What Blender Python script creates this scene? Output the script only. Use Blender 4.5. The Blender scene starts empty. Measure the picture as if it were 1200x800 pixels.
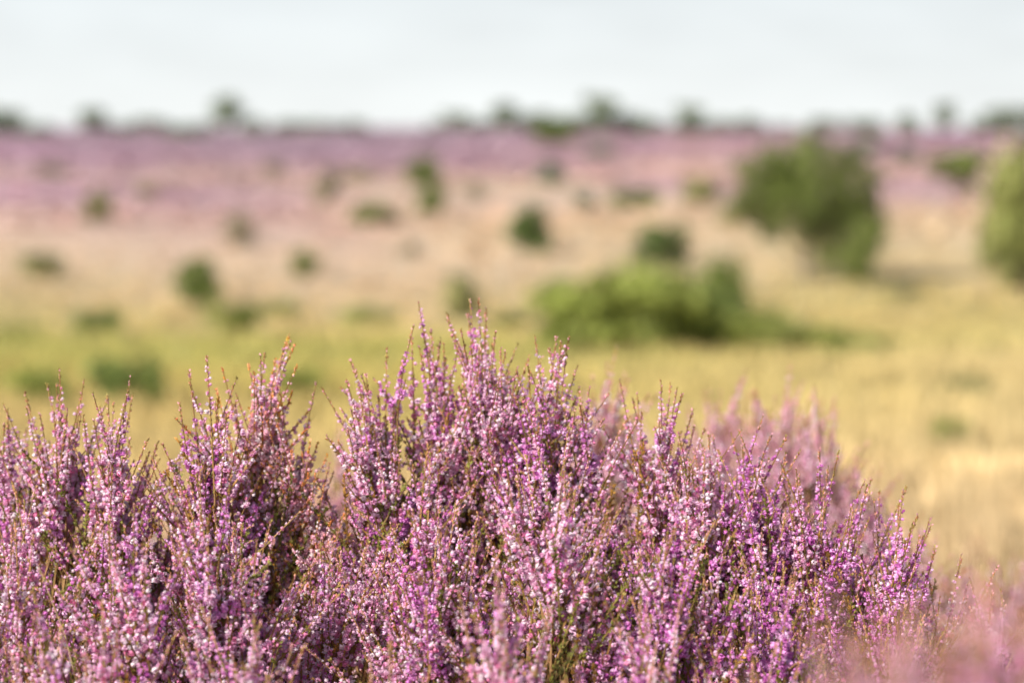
import bpy, math, random
import numpy as np
from mathutils import Vector, Matrix

rng = np.random.default_rng(7)
random.seed(7)
scene = bpy.context.scene
COL = scene.collection
EYE = 0.90; F = 2833.0; HY = 155.0

# ---------------------------------------------------------------- helpers
def s2l(r, g, b, k=1.0):
    o = []
    for c in (r, g, b):
        c /= 255.0
        o.append((c/12.92 if c <= .04045 else ((c+.055)/1.055)**2.4)*k)
    return np.array(o)

class MB:
    def __init__(s):
        s.v = []; s.t = []; s.m = []; s.c = []; s.n = 0
    def add(s, v, t, m, c):
        v = np.asarray(v, float).reshape(-1, 3); t = np.asarray(t, int).reshape(-1, 3)
        c = np.asarray(c, float)
        if c.ndim == 1: c = np.tile(c, (len(v), 1))
        m = np.asarray(m)
        if m.ndim == 0: m = np.full(len(t), int(m))
        s.v.append(v); s.t.append(t+s.n); s.m.append(m); s.c.append(c); s.n += len(v)
    def arrays(s):
        return np.concatenate(s.v), np.concatenate(s.t), np.concatenate(s.m), np.concatenate(s.c)
    def mesh(s, name, mats, smooth=False):
        v, t, m, c = s.arrays()
        return make_mesh(name, v, t, m, c, mats, smooth)

def make_mesh(name, v, t, m, c, mats, smooth=False):
    me = bpy.data.meshes.new(name)
    me.vertices.add(len(v)); me.vertices.foreach_set('co', v.astype(np.float32).ravel())
    me.loops.add(len(t)*3); me.loops.foreach_set('vertex_index', t.astype(np.int32).ravel())
    me.polygons.add(len(t)); me.polygons.foreach_set('loop_start', np.arange(0, len(t)*3, 3, dtype=np.int32))
    for mt in mats: me.materials.append(mt)
    me.polygons.foreach_set('material_index', m.astype(np.int32))
    me.polygons.foreach_set('use_smooth', np.full(len(t), smooth))
    a = me.color_attributes.new('Col', 'FLOAT_COLOR', 'POINT')
    cc = np.ones((len(v), 4), np.float32); cc[:, :3] = np.clip(c, 0, .97)
    a.data.foreach_set('color', cc.ravel())
    me.update(calc_edges=True)
    return me

def new_obj(name, data, parent=None, loc=None):
    o = bpy.data.objects.new(name, data)
    COL.objects.link(o)
    if parent is not None: o.parent = parent
    if loc is not None: o.location = loc
    return o

def tube(mb, pts, rad, mat, col, sides=3):
    pts = np.asarray(pts, float); n = len(pts)
    rad = np.broadcast_to(np.asarray(rad, float), (n,))
    d = np.gradient(pts, axis=0); d /= np.linalg.norm(d, axis=1)[:, None]+1e-9
    ref = np.array([0.31, 0.95, 0.05])
    a = np.cross(d, ref); a /= np.linalg.norm(a, axis=1)[:, None]+1e-9
    b = np.cross(d, a)
    ang = np.arange(sides)*2*math.pi/sides
    v = (pts[:, None, :] + rad[:, None, None]*(a[:, None, :]*np.cos(ang)[None, :, None]+b[:, None, :]*np.sin(ang)[None, :, None])).reshape(-1, 3)
    t = []
    for i in range(n-1):
        for k in range(sides):
            p = i*sides+k; q = i*sides+(k+1) % sides
            t += [(p, q, q+sides), (p, q+sides, p+sides)]
    mb.add(v, t, mat, col)

_perm = rng.random((512, 512))
def vnoise(x, y):
    x = np.asarray(x, float); y = np.asarray(y, float)
    xi = np.floor(x).astype(int); yi = np.floor(y).astype(int)
    fx = x-xi; fy = y-yi
    fx = fx*fx*(3-2*fx); fy = fy*fy*(3-2*fy)
    g = lambda a, b: _perm[a % 512, b % 512]
    return (g(xi, yi)*(1-fx)+g(xi+1, yi)*fx)*(1-fy)+(g(xi, yi+1)*(1-fx)+g(xi+1, yi+1)*fx)*fy
def fbm(x, y, o=4):
    s = 0; a = 1; n = 0
    for i in range(o):
        s = s+a*vnoise(x*2**i+17*i, y*2**i+31*i); n += a; a *= .5
    return s/n

# ---------------------------------------------------------------- materials
def mat_attr(name, transl=0.0, rough=.7, noise_scale=40.0, var=.25, spec=.3, bump=0.0):
    m = bpy.data.materials.new(name); m.use_nodes = True
    nt = m.node_tree; nt.nodes.clear()
    out = nt.nodes.new('ShaderNodeOutputMaterial')
    p = nt.nodes.new('ShaderNodeBsdfPrincipled')
    at = nt.nodes.new('ShaderNodeAttribute'); at.attribute_name = 'Col'
    tc = nt.nodes.new('ShaderNodeTexCoord')
    no = nt.nodes.new('ShaderNodeTexNoise'); no.inputs['Scale'].default_value = noise_scale
    no.inputs['Detail'].default_value = 3
    mr = nt.nodes.new('ShaderNodeMapRange')
    mr.inputs['From Min'].default_value = .3; mr.inputs['From Max'].default_value = .7
    mr.inputs['To Min'].default_value = 1-var; mr.inputs['To Max'].default_value = 1+var
    mx = nt.nodes.new('ShaderNodeVectorMath'); mx.operation = 'SCALE'
    nt.links.new(tc.outputs['Object'], no.inputs['Vector'])
    nt.links.new(no.outputs['Fac'], mr.inputs['Value'])
    nt.links.new(at.outputs['Color'], mx.inputs[0])
    nt.links.new(mr.outputs['Result'], mx.inputs['Scale'])
    nt.links.new(mx.outputs['Vector'], p.inputs['Base Color'])
    p.inputs['Roughness'].default_value = rough
    p.inputs['Specular IOR Level'].default_value = spec
    if bump:
        bp = nt.nodes.new('ShaderNodeBump'); bp.inputs['Strength'].default_value = bump
        nt.links.new(no.outputs['Fac'], bp.inputs['Height'])
        nt.links.new(bp.outputs['Normal'], p.inputs['Normal'])
    if transl > 0:
        tr = nt.nodes.new('ShaderNodeBsdfTranslucent')
        nt.links.new(mx.outputs['Vector'], tr.inputs['Color'])
        ms = nt.nodes.new('ShaderNodeMixShader'); ms.inputs[0].default_value = transl
        nt.links.new(p.outputs[0], ms.inputs[1]); nt.links.new(tr.outputs[0], ms.inputs[2])
        nt.links.new(ms.outputs[0], out.inputs[0])
    else:
        nt.links.new(p.outputs[0], out.inputs[0])
    return m

M_PETAL = mat_attr('heather_petal', .18, .42, 60, .04, .4)
M_SHOOT = mat_attr('heather_shoot', .12, .55, 90, .3, .35)
M_WOOD = mat_attr('heather_wood', 0, .85, 120, .35, .2, .3)
M_LEAF = mat_attr('tree_leaf', .3, .6, 1.2, .25, .25)
M_BARK = mat_attr('tree_bark', 0, .9, 6, .35, .2, .4)
M_GRASS = mat_attr('dry_grass', .2, .7, .6, .2, .2)
M_COVER = mat_attr('heath_cover', .15, .8, .15, .2, .1)
M_GROUND = mat_attr('heath_ground', 0, .95, .35, .18, .1)
nt = M_GROUND.node_tree
noi = [n for n in nt.nodes if n.type == 'TEX_NOISE'][0]
noi.inputs['Detail'].default_value = 10; noi.inputs['Roughness'].default_value = .68

# ---------------------------------------------------------------- terrain
KD = np.array([-4000, -50, 0, 3, 5, 8, 15, 30, 50, 81, 150, 250, 350, 450, 600, 900, 6000.])
KZ = np.array([0.4, .3, 0, 0, -.06, -.3, -.9, -2.0, -3.3, -4.1, -3.1, -1.0, .45, 1.45, 1.6, .6, -5.])
_d = np.linspace(math.asinh(-4000/5), math.asinh(6000/5), 3000)
_z = np.interp(5*np.sinh(_d), KD, KZ)
_k = np.hanning(61); _k /= _k.sum()
_z = np.convolve(np.pad(_z, 30, mode='edge'), _k, mode='valid')
def zt(x, y):
    x = np.asarray(x, float); y = np.asarray(y, float)
    b = np.interp(np.arcsinh(y/5), _d, _z)
    r = np.hypot(x, y)
    amp = np.clip((r-6)/60, 0, 1)
    n = (fbm(x/38+5, y/38+3, 3)-.5)*1.0*amp + (fbm(x/6+50, y/6+9, 3)-.5)*.25*np.clip((r-4)/15, 0, 1)
    far = np.clip((r-200)/200, 0, 1)
    n = n+(fbm(x/90+11, y/200+7, 2)-.5)*2.2*far
    return b+n*.8

def px2x(px, d): return (px-600.)/F*d
def solve(px, py):
    ds = np.geomspace(4.5, 520, 1500)
    xs = px2x(px, ds); zr = EYE-(py-HY)/F*ds
    hit = np.where(zt(xs, ds) >= zr)[0]
    d = ds[hit[0]] if len(hit) else 430.
    return d

def sm(a): a = np.clip(a, 0, 1); return a*a*(3-2*a)
def ground_col(x, y):
    x = np.asarray(x, float); y = np.asarray(y, float)
    yy = np.maximum(y, .5)
    lx = np.clip(x/yy*2.36, -3, 3)
    jit = 1+1.7*(fbm(x/(yy*.12+6)+3, y/(yy*.30+6)+8, 4)-.5)
    d = yy*jit
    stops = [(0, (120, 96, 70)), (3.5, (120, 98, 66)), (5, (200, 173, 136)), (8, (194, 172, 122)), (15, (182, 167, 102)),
             (30, (180, 166, 102)), (50, (188, 170, 114)), (80, (197, 176, 134)), (120, (201, 177, 150)), (165, (197, 169, 157)),
             (220, (189, 160, 162)), (290, (177, 150, 160)), (370, (170, 148, 158)), (450, (167, 150, 159)), (6000, (160, 150, 154))]  # farthest stops lightened and greyed: air haze painted into the ground colour
    ds = np.array([s[0] for s in stops]); cs = np.array([s2l(*s[1]) for s in stops])
    c = np.stack([np.interp(d, ds, cs[:, i]) for i in range(3)], -1)
    rr = np.clip(lx+.1, 0, .6)[..., None]*np.clip((60-d)/40, 0, 1)[..., None]
    c = c*(1-rr)+s2l(202, 182, 144)*rr
    g = sm((fbm(x/6+70, y/10+20, 3)-.47)*6)*sm((d-7)/15)*sm((140-d)/110)*np.clip(.7-lx*.7, .3, 1)
    c = c*(1-.42*g[..., None])+s2l(148, 156, 86)*.42*g[..., None]
    p = sm((fbm(x/20+170, y/22+120, 4)-.47)*6)*sm((d-80)/120)
    c = c*(1-.5*p[..., None])+s2l(176, 141, 166)*.5*p[..., None]
    t = sm((fbm(x/24+270, y/28+220, 3)-.47)*5)*sm((d-75)/60)*sm(2.3-d/180)
    c = c*(1-.55*t[..., None])+s2l(208, 188, 154)*.55*t[..., None]
    return c*.94

ang = np.concatenate([np.linspace(-28, 28, 260), np.linspace(30, 330, 110)])*math.pi/180
rad = np.concatenate([[0.02], np.geomspace(.4, 5800, 300)])
A, R = np.meshgrid(ang, rad)
X = np.sin(A)*R; Y = np.cos(A)*R
Z = zt(X, Y)
nr, na = X.shape
idx = np.arange(nr*na).reshape(nr, na)
a_ = idx[:-1, :]; b_ = np.roll(idx, -1, 1)[:-1, :]; c_ = np.roll(idx, -1, 1)[1:, :]; d_ = idx[1:, :]
T = np.concatenate([np.stack([a_, b_, c_], -1).reshape(-1, 3), np.stack([a_, c_, d_], -1).reshape(-1, 3)])[:, ::-1]
V = np.stack([X, Y, Z], -1).reshape(-1, 3)
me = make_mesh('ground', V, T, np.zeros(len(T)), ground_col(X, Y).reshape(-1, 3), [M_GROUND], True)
g = new_obj('ground', me)
g['kind'] = 'structure'; g['label'] = 'rolling heathland with dry grass valley and purple heather slope'; g['category'] = 'ground'

# ---------------------------------------------------------------- ground cover
def tri_tufts(mb, n, dmin, dmax, half, colf, hgt, wid, blades, mat, keep=None):
    d = np.exp(rng.uniform(math.log(dmin), math.log(dmax), n))
    x = rng.uniform(-half, half, n)*d
    if keep is not None:
        k = keep(x, d); x = x[k]; d = d[k]; n = len(d)
    z = zt(x, d)
    base = np.stack([x, d, z-.01], -1)
    col = colf(x, d)*rng.uniform(.72, 1.3, (n, 1))
    for k in range(blades):
        a = rng.uniform(0, 2*math.pi, n)
        h = hgt(d)*rng.uniform(.6, 1.25, n); w = wid(d)*rng.uniform(.6, 1.3, n)
        off = np.stack([np.cos(a), np.sin(a), 0*a], -1)*(w*rng.uniform(0, 1.4, n))[:, None]
        b2 = a+math.pi/2+rng.normal(0, .5, n)
        side = np.stack([np.cos(b2), np.sin(b2), 0*a], -1)*(w*.5)[:, None]
        lean = off*rng.uniform(.5, 1.6, n)[:, None]
        p0 = base+off-side; p1 = base+off+side; p2 = base+off+lean+np.stack([0*h, 0*h, h], -1)
        v = np.stack([p0, p1, p2], 1).reshape(-1, 3)
        t = np.arange(n*3).reshape(n, 3)
        cc = np.repeat(col*rng.uniform(.85, 1.15, (n, 1)), 3, 0)
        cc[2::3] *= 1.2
        mb.add(v, t, mat, cc)
mb = MB()
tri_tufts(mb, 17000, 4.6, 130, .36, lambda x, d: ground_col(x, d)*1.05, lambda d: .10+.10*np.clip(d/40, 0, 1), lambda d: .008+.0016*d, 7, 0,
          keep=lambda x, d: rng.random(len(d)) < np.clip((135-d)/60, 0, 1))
o = new_obj('dry_grass', mb.mesh('dry_grass', [M_GRASS]))
o['kind'] = 'stuff'; o['label'] = 'sun-bleached yellow moor grass covering the valley'; o['category'] = 'grass'
mb = MB()
tri_tufts(mb, 20000, 75, 440, .40, lambda x, d: ground_col(x, d)*np.array([1.15, 1.13, 1.14]), lambda d: .12+.0005*d, lambda d: .4+.003*d, 5, 0,
          keep=lambda x, d: rng.random(len(d)) < np.clip((d-70)/150*.8+(fbm(x/25, d/25, 3)-.5)*1.5, 0, 1))
o = new_obj('heather_ground_cover', mb.mesh('heather_ground_cover', [M_COVER]))
o['kind'] = 'stuff'; o['label'] = 'flowering purple heather covering the opposite slope'; o['category'] = 'heather'

# ---------------------------------------------------------------- trees and shrubs
def leaf_cloud(mb, blobs, n, size, col, dark=.55, fuzz=.2):
    vol = np.array([b[3]**2 for b in blobs]); vol /= vol.sum()
    cnt = np.maximum(1, (vol*n).astype(int))
    for b, k in zip(blobs, cnt):
        u = rng.normal(size=(k, 3)); u /= np.linalg.norm(u, axis=1)[:, None]
        r = b[3]*(rng.uniform(.35, 1.0, k)**.6)*rng.normal(1, fuzz, k)
        p = np.array(b[:3])+u*r[:, None]
        p[:, 2] = np.maximum(p[:, 2], 0.02)
        q = rng.normal(size=(k, 3))*.6+u; q /= np.linalg.norm(q, axis=1)[:, None]
        a = np.cross(q, rng.normal(size=(k, 3))); a /= np.linalg.norm(a, axis=1)[:, None]
        bb = np.cross(q, a); s = size*rng.uniform(.6, 1.4, k)[:, None]
        v = np.stack([p-a*s, p-bb*s*.6, p+a*s, p+bb*s*.6], 1).reshape(-1, 3)
        i = np.arange(k)*4
        t = np.concatenate([np.stack([i, i+1, i+2], -1), np.stack([i, i+2, i+3], -1)])
        c = np.array(col)*rng.uniform(dark, 1.45)*rng.uniform(.75, 1.3, (k, 1))
        mb.add(v, t, 0, np.repeat(c, 4, 0))

def trunk_mesh(blobs, h, r0, col=(.10, .075, .05), top=.7, name='trunk'):
    mb = MB()
    n = 7; ts = np.linspace(0, top, n)
    px = np.cumsum(rng.normal(0, .02*h, n)); py = np.cumsum(rng.normal(0, .02*h, n)); px[0] = py[0] = 0
    P = np.stack([px, py, ts*h-(ts == 0)*.08], -1)
    tube(mb, P, r0*(1-.75*ts/top), 0, col, 8)
    for b in blobs[:14]:
        j = int(np.clip(b[2]/h*n*.6, 1, n-2)); s = P[j]; e = np.array(b[:3])
        m = (s+e)/2+rng.normal(0, .03*h, 3)*[1, 1, .2]
        tt = np.linspace(0, 1, 5)[:, None]
        c = (1-tt)**2*s+2*tt*(1-tt)*m+tt*tt*e
        tube(mb, c, np.linspace(r0*.4, r0*.1, 5), 0, col, 5)
    return mb.mesh(name, [M_BARK], True)

def rand_blobs(w, h, n, kind):
    out = []
    for i in range(n):
        a = random.uniform(0, 2*math.pi)
        if kind == 'shrub':
            rr = math.sqrt(random.random())*.37*w; zz = random.uniform(.16, .82)*h*(1-.45*(rr/(.5*w))**2)
            r = random.uniform(.10, .22)*min(w, h)
        elif kind == 'tree':
            zz = random.uniform(.32, .86)*h; prof = math.sin(math.pi*min(1, max(.12, (zz/h-.2)/.85)))**.6
            rr = math.sqrt(random.random())*.38*w*prof; r = random.uniform(.10, .2)*min(w, h)
        out.append((rr*math.cos(a), rr*math.sin(a), zz, r))
    return out

GREEN = {'dark': (.11, .165, .045), 'mid': (.18, .23, .06), 'light': (.28, .32, .08), 'straw': (.36, .39, .12), 'olive': (.31, .31, .13), 'pale': (.41, .36, .25), 'far': (.25, .30, .205), 'birch': (.26, .28, .09)}  # 'far' is leaf green paled to paint in distance haze
protos = {}
def proto(kind, tone, var):
    k = (kind, tone, var)
    if k not in protos:
        bl = rand_blobs(1, 1, 26, kind)
        mb = MB(); leaf_cloud(mb, bl, 1150, .05, GREEN[tone], .6, .28)
        protos[k] = (mb.mesh('crown', [M_LEAF]), trunk_mesh(bl, 1, .03, name='trunk'))
    return protos[k]
LBL = {
    ('shrub', 'dark'): ('shrub', 'dark green rounded shrub standing in dry grass'),
    ('shrub', 'mid'): ('shrub', 'small green bushy shrub on dry heath'),
    ('shrub', 'light'): ('shrub', 'bright yellow-green broom shrub in dry grass'),
    ('shrub', 'straw'): ('shrub', 'low pale yellow-green shrub spreading in dry grass'),
    ('shrub', 'olive'): ('shrub', 'thin olive-green shrub on the dry heath'),
    ('shrub', 'pale'): ('shrub', 'faded tan-green sapling on the heather slope'),
    ('shrub', 'far'): ('shrub', 'low dark shrub along the heath skyline'),
    ('tree', 'mid'): ('tree', 'small green leafy tree on the heather slope'),
    ('tree', 'birch'): ('tree', 'slender light-green birch beside the dry grass'),
    ('tree', 'far'): ('tree', 'distant dark tree on the heath skyline'),
}
def plant_at(px, base, hpx, wpx, kind, tone, var=0, dist=None):
    d = dist if dist else solve(px, base)
    x = px2x(px, d); z = float(zt(x, d)); h = hpx/F*d*1.14; w = wpx/F*d*1.2
    nm, lb = LBL[(kind, tone)]
    e = new_obj(nm, None, loc=(x, d, z-.02*h)); e.empty_display_size = .3
    e['label'] = lb; e['category'] = 'tree' if nm != 'shrub' else 'shrub'
    e['group'] = 'trees scattered over the heath' if nm != 'shrub' else 'shrubs scattered over the heath'
    cr, tr = proto(kind, tone, var)
    a = random.uniform(0, 6.28)
    for me, n in ((cr, 'crown'), (tr, 'trunk' if nm != 'shrub' else 'stem')):
        o = new_obj(n, me, e); o.scale = (w, w, h); o.rotation_euler = (0, 0, a)

# large tree
d = solve(950, 331); k = d/F
bp = [(-62, -112, 34), (-46, -140, 26), (-5, -150, 25), (24, -140, 30), (-66, -80, 22), (-10, -108, 38), (46, -112, 34), (66, -88, 24),
      (64, -60, 26), (22, -64, 34), (44, -30, 25), (18, -32, 18), (-82, -98, 15), (66, -40, 21), (66, -124, 14), (-34, -84, 27), (20, -98, 34), (-22, -132, 28), (44, -76, 30), (-40, -108, 32), (-76, -136, 14), (52, -14, 17), (82, -62, 12), (48, -144, 14), (-52, -62, 16), (-5, -78, 28), (0, -171, 10), (-25, -110, 30)]
bl = [(x*k, random.uniform(-36, 36)*k, -z*k, r*k) for x, z, r in bp]
e = new_obj('birch_tree', None, loc=(px2x(950, d), d, float(zt(px2x(950, d), d))))
e['label'] = 'large broad green tree on the pale heath'; e['category'] = 'tree'; e['group'] = 'trees scattered over the heath'
mb = MB(); leaf_cloud(mb, bl, 11500, .09, (.18, .225, .06), .38, .25)
new_obj('crown', mb.mesh('crown', [M_LEAF]), e)
new_obj('trunk', trunk_mesh(bl, 172*k, .13, (.18, .15, .12)), e)

L = [
 (688, 412, 90, 118, 'shrub', 'light', 0), (760, 413, 106, 124, 'shrub', 'light', 1), (826, 410, 92, 96, 'shrub', 'mid', 2), (728, 405, 82, 100, 'shrub', 'mid', 0), (655, 405, 78, 60, 'shrub', 'light', 1),
 (852, 388, 118, 44, 'shrub', 'mid', 1), (790, 400, 92, 76, 'shrub', 'light', 0), (880, 412, 54, 84, 'shrub', 'light', 2), (930, 414, 44, 90, 'shrub', 'straw', 0), (985, 416, 36, 90, 'shrub', 'straw', 1), (1030, 412, 20, 60, 'shrub', 'straw', 0), (778, 313, 58, 62, 'shrub', 'dark', 0),
 (615, 297, 58, 58, 'shrub', 'dark', 1), (232, 358, 58, 62, 'shrub', 'mid', 0), (357, 324, 36, 36, 'shrub', 'mid', 2), (112, 395, 42, 54, 'shrub', 'mid', 1),
 (150, 478, 76, 90, 'shrub', 'mid', 1), (350, 470, 40, 60, 'shrub', 'light', 1), (40, 480, 50, 70, 'shrub', 'light', 1), (440, 264, 34, 54, 'shrub', 'mid', 1), (506, 252, 36, 36, 'shrub', 'mid', 0), (495, 218, 38, 44, 'shrub', 'mid', 2),
 (540, 374, 62, 40, 'shrub', 'olive', 0), (384, 240, 46, 34, 'shrub', 'pale', 0), (115, 262, 42, 32, 'shrub', 'olive', 2), (280, 290, 42, 40, 'shrub', 'pale', 1),
 (45, 326, 32, 54, 'shrub', 'olive', 1), (270, 390, 36, 66, 'shrub', 'light', 2), (1120, 228, 46, 74, 'tree', 'mid', 0), (1202, 356, 180, 90, 'tree', 'birch', 0), (1190, 340, 110, 50, 'shrub', 'olive', 0),
 (1133, 468, 28, 62, 'shrub', 'olive', 1), (1118, 532, 42, 46, 'shrub', 'light', 2), (820, 237, 34, 42, 'shrub', 'olive', 0), (742, 243, 28, 54, 'shrub', 'mid', 1),
 (645, 218, 28, 36, 'shrub', 'far', 0), (684, 244, 22, 30, 'shrub', 'far', 1), (1160, 320, 50, 30, 'shrub', 'olive', 2), (1060, 190, 20, 30, 'shrub', 'far', 1), (650, 168, 26, 58, 'shrub', 'mid', 0),
 (420, 212, 20, 40, 'shrub', 'pale', 0), (560, 235, 20, 30, 'shrub', 'pale', 1), (320, 205, 16, 30, 'shrub', 'pale', 1), (700, 185, 16, 40, 'shrub', 'far', 2), (1010, 180, 18, 40, 'shrub', 'far', 2),
 (60, 205, 16, 40, 'shrub', 'pale', 0), (860, 262, 24, 40, 'shrub', 'olive', 2), (480, 300, 18, 30, 'shrub', 'pale', 0), (170, 232, 18, 26, 'shrub', 'olive', 1),
 (430, 380, 22, 70, 'shrub', 'straw', 1), (320, 372, 20, 60, 'shrub', 'straw', 1), (600, 385, 22, 60, 'shrub', 'straw', 2), (20, 400, 20, 60, 'shrub', 'light', 0), (1060, 350, 14, 60, 'shrub', 'olive', 0),
]
for a in L: plant_at(*a)
HZ = [(12, 24, 46, 'tree'), (48, 14, 40, 'shrub'), (110, 26, 34, 'tree'), (150, 12, 40, 'shrub'), (182, 14, 22, 'shrub'), (268, 38, 42, 'tree'), (300, 12, 40, 'shrub'), (352, 14, 34, 'shrub'), (420, 14, 26, 'shrub'),
      (535, 22, 36, 'tree'), (565, 14, 40, 'shrub'), (592, 29, 38, 'tree'), (628, 20, 50, 'shrub'), (655, 24, 56, 'shrub'), (680, 20, 40, 'shrub'), (705, 40, 44, 'tree'), (735, 24, 40, 'shrub'), (770, 16, 40, 'shrub'), (808, 30, 36, 'tree'),
      (845, 18, 30, 'shrub'), (880, 18, 30, 'shrub'), (960, 15, 40, 'shrub'), (1010, 18, 40, 'shrub'), (1060, 20, 28, 'tree'), (1105, 34, 28, 'tree'), (1152, 20, 40, 'shrub'), (1176, 27, 50, 'tree'), (1215, 27, 46, 'tree'), (-20, 26, 50, 'tree')]
for i, (px, h, w, kd) in enumerate(HZ):
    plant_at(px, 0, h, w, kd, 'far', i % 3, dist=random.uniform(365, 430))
for i in range(60):
    px = random.uniform(-150, 1350)
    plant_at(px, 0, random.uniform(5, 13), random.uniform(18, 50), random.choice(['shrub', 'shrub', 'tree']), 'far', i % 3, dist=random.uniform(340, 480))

# ---------------------------------------------------------------- heather flower spikes
_fv = []; _ft = []; _fs = []
for k in range(4):
    a = k*math.pi/2
    R3 = np.array([[math.cos(a), -math.sin(a), 0], [math.sin(a), math.cos(a), 0], [0, 0, 1]])
    q = np.array([[.10, 0, 0], [.33, -.33, .43], [.33, .33, .43], [.34, 0, 1.08], [.46, 0, .5]])
    _fv.append(q@R3.T)
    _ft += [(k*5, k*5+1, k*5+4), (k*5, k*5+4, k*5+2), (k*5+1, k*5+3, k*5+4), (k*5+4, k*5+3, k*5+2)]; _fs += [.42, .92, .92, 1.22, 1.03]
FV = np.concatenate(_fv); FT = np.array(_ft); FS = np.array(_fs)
SV = np.array([[0, 0, 0], [.28, 0, .45], [-.14, .24, .45], [-.14, -.24, .45], [0, 0, 1.]])
ST = np.array([(0, 2, 1), (0, 3, 2), (0, 1, 3), (4, 1, 2), (4, 2, 3), (4, 3, 1)])

def frames(dirs):
    d = dirs/np.linalg.norm(dirs, axis=1)[:, None]
    r = rng.normal(size=d.shape)
    a = np.cross(d, r); a /= np.linalg.norm(a, axis=1)[:, None]
    b = np.cross(d, a)
    return np.stack([a, b, d], -1)
def scatter(mb, V0, T0, pos, dirs, size, mat, cols, shade=None):
    Rm = frames(dirs)
    v = np.einsum('nij,kj->nki', Rm, V0)*size[:, None, None]+pos[:, None, :]
    n, k = len(pos), len(V0)
    t = (T0[None]+np.arange(n)[:, None, None]*k).reshape(-1, 3)
    c = np.repeat(cols[:, None, :], k, 1)
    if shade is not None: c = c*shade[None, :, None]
    mb.add(v.reshape(-1, 3), t, mat, c.reshape(-1, 3))

PAL = {
 'pink':   [(.97, .59, .81), (.97, .45, .72), (.97, .78, .89), (.84, .27, .50)],
 'violet': [(.90, .39, .82), (.74, .23, .65), (.96, .58, .91), (.45, .09, .38)],
 'salmon': [(.97, .60, .70), (.96, .48, .60), (.97, .77, .81), (.84, .34, .38)],
 'rose':   [(.97, .60, .75), (.97, .48, .66), (.97, .80, .86), (.92, .38, .52)],
}
def axis(mb, p0, dr, Ln, pal, dens, f0, leafc, bend):
    dr = dr/np.linalg.norm(dr)
    side = np.cross(dr, rng.normal(size=3)); side /= np.linalg.norm(side)
    def P(t):
        t = np.asarray(t)[:, None]
        return p0+dr*Ln*t+side*bend*Ln*(t**2)+np.array([0, 0, 1])*(.06*Ln*t**2)
    ts = np.linspace(0, 1, 7)
    tube(mb, P(ts), np.linspace(.0011, .0004, 7), 1, np.array([.30, .17, .06])*rng.uniform(.8, 1.3), 3)
    ft = .93+rng.uniform(-.08, .03)
    n = int(dens*Ln*(ft-f0))
    s2 = np.cross(dr, side)
    if n > 2:
        nodes = f0+(ft-f0)*(np.arange(int(n/3.0)+1)+.5)/(int(n/3.0)+1)
        t = nodes[rng.integers(0, len(nodes), n)]+rng.normal(0, .0013/Ln, n)
        t = np.clip(t, f0, ft)
        c = P(t)
        a = rng.uniform(0, 2*math.pi, n)
        out = side*np.cos(a)[:, None]+s2*np.sin(a)[:, None]
        dirs = out+dr*rng.uniform(-.1, .9, n)[:, None]
        tap = 1-.55*np.clip((t-.45)/.48, 0, 1)
        pos = c+out*(rng.uniform(.0003, .0018, n)*tap)[:, None]
        pc = np.array(PAL[pal]); ci = rng.choice(4, n, p=[.38, .27, .24, .11])
        cols = pc[ci]*rng.uniform(.9, 1.05, (n, 1))
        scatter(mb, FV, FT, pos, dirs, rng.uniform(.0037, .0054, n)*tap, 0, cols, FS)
    nb = int(Ln*(1-ft)*1300)+4
    t = rng.uniform(ft-.02, 1.0, nb); a = rng.uniform(0, 6.283, nb)
    out = side*np.cos(a)[:, None]+s2*np.sin(a)[:, None]
    bc = np.array([[.50, .23, .12], [.34, .27, .07], [.78, .38, .47]])[rng.integers(0, 3, nb)]*rng.uniform(.8, 1.2, (nb, 1))
    if pal == 'salmon': bc = bc*np.array([1.5, 1.1, .5])
    scatter(mb, SV, ST, P(t), out*.6+dr, rng.uniform(.0020, .0032, nb), 1, bc)
    nl = int(Ln*520)
    t = rng.uniform(0, .8, nl)**1.3; a = rng.uniform(0, 6.283, nl)
    out = side*np.cos(a)[:, None]+s2*np.sin(a)[:, None]
    lc = np.array(leafc)*rng.uniform(.6, 1.4, (nl, 1))
    scatter(mb, SV, ST, P(t), out*.6+dr, rng.uniform(.0020, .0036, nl), 1, lc)
    return P

LEAFC = {'pink': (.25, .23, .045), 'violet': (.17, .16, .04), 'salmon': (.64, .27, .07), 'rose': (.48, .28, .14)}
def spike_arrays(pal):
    mb = MB()
    Ln = rng.uniform(.085, .155)
    P = axis(mb, np.zeros(3), np.array([0, 0, 1.]), Ln, pal, rng.uniform(500, 740), rng.uniform(.18, .48), LEAFC[pal], rng.normal(0, .11))
    for k in range(rng.integers(0, 4)):
        t = rng.uniform(.04, .5); a = rng.uniform(0, 6.283)
        th = rng.uniform(.35, .7)
        dr = np.array([math.sin(th)*math.cos(a), math.sin(th)*math.sin(a), math.cos(th)])
        axis(mb, P([t])[0], dr, rng.uniform(.02, .055), pal, rng.uniform(500, 740), rng.uniform(.1, .4), LEAFC[pal], rng.normal(0, .1))
    return mb.arrays()
SP = {}
for pal, n in (('pink', 24), ('violet', 18), ('salmon', 12), ('rose', 12)):
    SP[pal] = []
    for i in range(n):
        arr = spike_arrays(pal)
        SP[pal].append((arr, make_mesh('flower_spike', *arr, [M_PETAL, M_SHOOT])))

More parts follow.
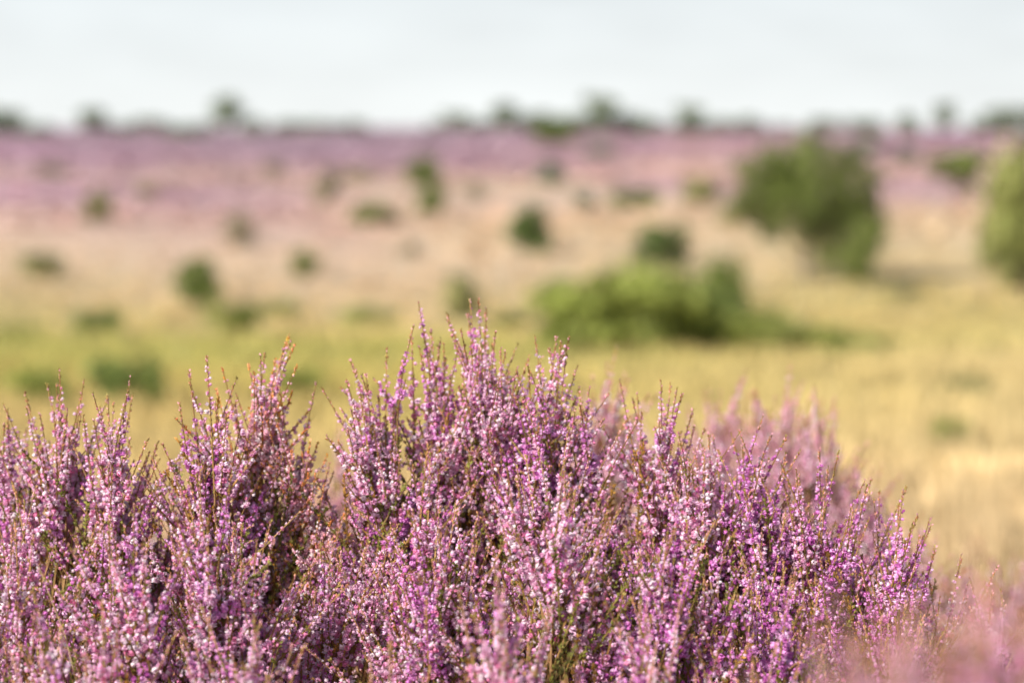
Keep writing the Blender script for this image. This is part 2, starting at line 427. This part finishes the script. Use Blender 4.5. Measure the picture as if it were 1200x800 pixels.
def leafy_shoot_into(mb, p0, dr, Ln, col):
    dr = dr/np.linalg.norm(dr)
    ts = np.linspace(0, 1, 4)[:, None]
    b = rng.normal(0, .06, 3)*Ln
    Pn = lambda t: p0+dr*Ln*t+b*t*t
    tube(mb, Pn(ts), np.linspace(.001, .0004, 4), 0, np.array([.20, .12, .04]), 3)
    n = int(Ln*900)
    t = rng.random((n, 1)); out = rng.normal(size=(n, 3))
    scatter(mb, SV, ST, Pn(t), out/np.linalg.norm(out, axis=1)[:, None]*.8+dr, rng.uniform(.0025, .005, n), 0, np.array(col)*rng.uniform(.5, 1.5, (n, 1)))

def bush(px, d, top_py, r, pals, n, label, sharp=True, tiltmax=40, drop=.22, leafcol=None, fan=1.3, dens=.80):
    x0 = px2x(px, d); zg = float(zt(x0, d))
    H = EYE-(top_py-HY)/F*d-zg+.010
    root = new_obj('heather_bush', None, loc=(x0, d, zg)); root.empty_display_size = .1
    root['label'] = label; root['category'] = 'heather'; root['group'] = 'flowering heather bushes on the heath'
    if sharp: n = int(n*dens)
    nb = max(5, n//8)
    bi = np.arange(nb)+.5; br = np.sqrt(bi/nb); ba = bi*2.39996+rng.uniform(0, 6)
    bx = br*np.cos(ba); by = br*np.sin(ba); boff = rng.normal(-.014, .024, nb); boff[0] = 0
    stems = MB(); wood = np.array([.22, .13, .06])
    items = []; nodes = []
    for j in range(nb):
        rho = br[j]
        zc = H-.012-drop*rho**2.6+boff[j]
        node = np.array([bx[j]*r*.62, by[j]*r*.62, max(.06, zc-.22)])
        nodes.append(node)
        base = np.array([bx[j]*.02, by[j]*.02, -.02]); mid = np.array([bx[j]*r*.5, by[j]*r*.5, node[2]*.45])+rng.normal(0, .012, 3)
        tt = np.linspace(0, 1, 6)[:, None]
        tube(stems, (1-tt)**2*base+2*tt*(1-tt)*mid+tt*tt*node, np.linspace(.0045, .002, 6), 0, wood*rng.uniform(.7, 1.3), 5)
    for i in range(n):
        j = i % nb
        ox, oy = rng.normal(0, .016*fan, 2) if i >= nb else rng.normal(0, .005, 2)
        jx = bx[j]*r+ox; jy = by[j]*r+oy; rho = br[j]
        so_ = math.hypot(ox, oy)
        tipz = H-drop*rho**2.6+boff[j]-.95*so_-abs(rng.normal(0, .018 if i >= nb else .006))
        tl = math.radians(tiltmax)*rho**1.1
        dv = np.array([bx[j]/(rho+1e-6)*math.sin(tl), by[j]/(rho+1e-6)*math.sin(tl), math.cos(tl)])
        dv = dv+np.array([ox, oy, 0])*10+rng.normal(0, .07, 3)
        dv /= np.linalg.norm(dv)
        pal = pals[rng.integers(0, len(pals))]
        k = rng.integers(0, len(SP[pal])); arr, me = SP[pal][k]
        s = rng.uniform(.85, 1.12); Ls = arr[0][:, 2].max()*s
        b0 = np.array([jx, jy, tipz])-dv*Ls
        q = Vector(dv).to_track_quat('Z', 'Y').to_matrix() @ Matrix.Rotation(rng.uniform(0, 6.283), 3, 'Z')
        items.append((b0, q, s, arr, me))
        node = nodes[j]; mid = b0-dv*.06+rng.normal(0, .004, 3)
        tt = np.linspace(0, 1, 5)[:, None]
        tube(stems, (1-tt)**2*node+2*tt*(1-tt)*mid+tt*tt*b0, np.linspace(.0018, .0010, 5), 0, wood*rng.uniform(.8, 1.6), 3)
    new_obj('stem', stems.mesh('stem', [M_WOOD]), root)
    fol = MB(); lc = leafcol or (.19, .19, .035)
    for i in range(int(n*.7)):
        rho = math.sqrt(rng.random())*1.02; a = rng.uniform(0, 6.283)
        z = H-drop*rho**2.6-rng.uniform(.06, .2)
        tl = math.radians(tiltmax+8)*rho
        dv = np.array([math.cos(a)*math.sin(tl), math.sin(a)*math.sin(tl), math.cos(tl)])+rng.normal(0, .22, 3)
        Lf = rng.uniform(.05, .11)
        c = np.array(lc)*(np.array([1.7, .85, .8]) if rng.random() < .35 else 1.0)
        leafy_shoot_into(fol, np.array([rho*r*math.cos(a), rho*r*math.sin(a), z])-dv*Lf, dv, Lf, c)
    new_obj('foliage', fol.mesh('foliage', [M_SHOOT]), root)
    items.sort(key=lambda it: it[0][1]-it[0][2]*.6)
    ncap = 100 if sharp else 0
    for (b0, q, s, arr, me) in items[:ncap]:
        o = new_obj('flower_spike', me, root)
        o.matrix_local = Matrix.Translation(b0) @ (q*s).to_4x4()
    rest = items[ncap:]
    if rest:
        mbr = MB()
        for (b0, q, s, arr, me) in rest:
            Mq = np.array(q)*s
            mbr.add(arr[0]@Mq.T+b0, arr[1], arr[2], arr[3])
        o = new_obj('flower_spikes', mbr.mesh('flower_spikes', [M_PETAL, M_SHOOT]), root); o['kind'] = 'stuff'

Pk = ['pink', 'pink', 'pink', 'pink', 'violet']; Pv = ['violet', 'violet', 'violet', 'violet', 'pink']; Pm = ['pink', 'pink', 'violet']; Ps = ['rose', 'rose', 'rose', 'pink']; Psa = ['rose']
Po = ['salmon', 'salmon', 'salmon', 'pink']
l_m = 'tall pink heather bush with upright flower spikes'
l_f = 'dense low pink heather bush full of blossom'
l_v = 'deep purple heather bush with slender spikes'
l_r = 'dusky pink heather bush behind the purple heather'
l_o = 'tall pink heather bush with rusty orange tips'
B = [
 (-40, 1.98, 468, .14, Pk, 115, l_m), (10, 1.95, 470, .09, Pk, 80, l_m), (62, 1.92, 425, .07, Pk, 100, l_m), (125, 1.88, 436, .06, Pm, 85, l_m),
 (182, 1.93, 520, .07, Pk, 75, l_m), (298, 1.93, 398, .055, Po, 110, l_o), (236, 1.88, 412, .06, Pk, 95, l_m), (345, 1.92, 452, .05, Po, 75, l_o),
 (452, 1.92, 388, .07, Pm, 135, l_m), (515, 1.95, 384, .07, Pk, 120, l_m), (575, 1.95, 350, .075, Pk, 145, l_m), (640, 1.92, 376, .07, Pm, 125, l_m), (700, 1.93, 440, .075, Pm, 95, l_m), (770, 1.92, 432, .07, Pm, 120, l_v),
 (840, 1.88, 500, .09, Pm, 125, l_v), (905, 1.87, 505, .08, Pv, 110, l_v), (965, 1.86, 520, .08, Pv, 110, l_v), (1035, 1.84, 575, .09, Pv, 125, l_v), (1110, 1.84, 640, .08, Pm, 100, l_v), (1185, 1.84, 690, .08, Pm, 90, l_v),
 (20, 1.72, 565, .12, Pk, 135, l_f), (150, 1.70, 585, .11, Pk, 130, l_f), (270, 1.72, 535, .085, Pk, 115, l_f), (380, 1.78, 600, .09, Pk, 100, l_f),
 (510, 1.74, 520, .09, Pk, 135, l_f), (640, 1.72, 525, .12, Pk, 155, l_f), (790, 1.72, 578, .11, Pv, 140, l_v), (915, 1.70, 635, .11, Pv, 140, l_v), (1040, 1.70, 690, .10, Pv, 100, l_v),
 (90, 1.58, 700, .10, Pk, 110, l_f), (270, 1.58, 700, .09, Pk, 95, l_f), (440, 1.57, 745, .08, Pk, 65, l_f), (590, 1.56, 650, .10, Pk, 130, l_f), (740, 1.58, 700, .09, Pm, 110, l_f), (880, 1.58, 750, .09, Pv, 95, l_v),
]
for b in B: bush(*b)
R = [
 (706, 2.4, 392, .045, Psa, 110, 'slender rose-pink heather shoots standing behind taller bushes'),
 (840, 2.65, 452, .085, Ps, 180, l_r), (900, 2.6, 450, .10, Ps, 220, l_r), (962, 2.55, 474, .09, Ps, 180, l_r), (1015, 2.5, 528, .08, Ps, 140, l_r), (1065, 2.5, 600, .08, Ps, 100, l_r), (1170, 2.8, 640, .16, Ps, 140, l_r),
 (400, 2.7, 490, .07, Psa, 70, l_r), (180, 2.7, 550, .14, Ps, 80, l_r), (770, 2.8, 490, .1, Ps, 80, l_r), (1290, 2.7, 650, .15, Ps, 80, l_r),
]
for b in R: bush(*b, sharp=False, drop=.20, fan=1.5, leafcol=(.26, .20, .06))
l_n = 'pale pink heather shoots close beside the path'
bush(1010, .90, 738, .035, ['pink', 'violet'], 80, l_n, sharp=False, drop=.03, tiltmax=20)
bush(1060, .84, 706, .04, ['pink'], 130, l_n, sharp=False, drop=.03, tiltmax=20)
bush(1130, .84, 704, .04, ['pink', 'violet'], 130, l_n, sharp=False, drop=.03, tiltmax=20)
bush(1235, 1.05, 680, .05, ['pink'], 90, l_n, sharp=False, drop=.08)

# dry grass stalks among the heather
mb = MB()
for i in range(80):
    px = random.choice([random.uniform(-20, 420), random.uniform(1050, 1200), random.uniform(0, 1200)])
    d = random.uniform(1.7, 2.4); x = px2x(px, d); z = float(zt(x, d))
    hh = EYE-z-(random.uniform(480, 640)+max(0, px-600)*.25-HY)/F*d
    a = random.uniform(0, 6.28); bend = random.uniform(.03, .12)
    t = np.linspace(0, 1, 9)
    P = np.stack([x+math.cos(a)*bend*t**3, d+math.sin(a)*bend*t**3, z+hh*(t-.12*t**4)], -1)
    tube(mb, P, np.linspace(.0012, .0004, 9), 0, np.array([.62, .50, .27])*random.uniform(.7, 1.1), 3)
o = new_obj('dry_grass_stalks', mb.mesh('dry_grass_stalks', [M_GRASS]))
o['kind'] = 'stuff'; o['label'] = 'thin straw-coloured grass stalks among the heather'; o['category'] = 'grass'

# ---------------------------------------------------------------- light, world
to_sun = Vector((-0.61, -0.64, 0.56)).normalized()
el = math.asin(to_sun.z); rot = math.atan2(to_sun.x, to_sun.y)
sl = bpy.data.lights.new('sun', 'SUN'); sl.energy = 5.0; sl.angle = math.radians(.5); sl.color = (1, .96, .86)
so = new_obj('sun', sl); so.rotation_euler = (-to_sun).to_track_quat('-Z', 'Y').to_euler()
w = bpy.data.worlds.new('World'); scene.world = w; w.use_nodes = True
nt = w.node_tree; nt.nodes.clear()
out = nt.nodes.new('ShaderNodeOutputWorld'); bg = nt.nodes.new('ShaderNodeBackground'); bg.inputs['Strength'].default_value = .14
sky = nt.nodes.new('ShaderNodeTexSky'); sky.sky_type = 'NISHITA'; sky.sun_disc = False; sky.sun_elevation = el; sky.sun_rotation = rot
sky.dust_density = 4
tc = nt.nodes.new('ShaderNodeTexCoord'); sp = nt.nodes.new('ShaderNodeSeparateXYZ')
nt.links.new(tc.outputs['Generated'], sp.inputs[0])
mp = nt.nodes.new('ShaderNodeMapping'); mp.inputs['Scale'].default_value = (9, 9, 40)
no = nt.nodes.new('ShaderNodeTexNoise'); no.inputs['Scale'].default_value = 1.3; no.inputs['Detail'].default_value = 3
nt.links.new(tc.outputs['Generated'], mp.inputs[0]); nt.links.new(mp.outputs[0], no.inputs['Vector'])
rm = nt.nodes.new('ShaderNodeMapRange'); rm.inputs['From Min'].default_value = 0; rm.inputs['From Max'].default_value = .06
nt.links.new(sp.outputs['Z'], rm.inputs['Value'])
hz = nt.nodes.new('ShaderNodeMix'); hz.data_type = 'RGBA'
hz.inputs['A'].default_value = (6.75, 6.95, 6.85, 1); hz.inputs['B'].default_value = (5.8, 6.2, 6.35, 1)
nt.links.new(rm.outputs['Result'], hz.inputs['Factor'])
cm = nt.nodes.new('ShaderNodeMapRange'); cm.inputs['From Min'].default_value = .3; cm.inputs['From Max'].default_value = .7
cm.inputs['To Min'].default_value = .95; cm.inputs['To Max'].default_value = 1.06
nt.links.new(no.outputs['Fac'], cm.inputs['Value'])
sc = nt.nodes.new('ShaderNodeVectorMath'); sc.operation = 'SCALE'
nt.links.new(hz.outputs['Result'], sc.inputs[0]); nt.links.new(cm.outputs['Result'], sc.inputs['Scale'])
r2 = nt.nodes.new('ShaderNodeMapRange'); r2.inputs['From Min'].default_value = .08; r2.inputs['From Max'].default_value = .36
nt.links.new(sp.outputs['Z'], r2.inputs['Value'])
mx = nt.nodes.new('ShaderNodeMix'); mx.data_type = 'RGBA'
nt.links.new(r2.outputs['Result'], mx.inputs['Factor']); nt.links.new(sc.outputs['Vector'], mx.inputs['A']); nt.links.new(sky.outputs[0], mx.inputs['B'])
nt.links.new(mx.outputs['Result'], bg.inputs[0]); nt.links.new(bg.outputs[0], out.inputs[0])

# ---------------------------------------------------------------- camera
cd = bpy.data.cameras.new('camera'); cd.lens = 85; cd.sensor_width = 36; cd.clip_start = .05; cd.clip_end = 8000
cam = new_obj('camera', cd, loc=(0, 0, EYE))
cam.rotation_euler = (math.radians(90)-math.atan((400-HY)/F), 0, 0)
cd.dof.use_dof = True; cd.dof.focus_distance = 1.82; cd.dof.aperture_fstop = 4.0; cd.dof.aperture_blades = 9
scene.camera = cam
scene.view_settings.view_transform = 'Standard'; scene.view_settings.look = 'None'; scene.view_settings.exposure = 0
print('objects', len(bpy.data.objects))
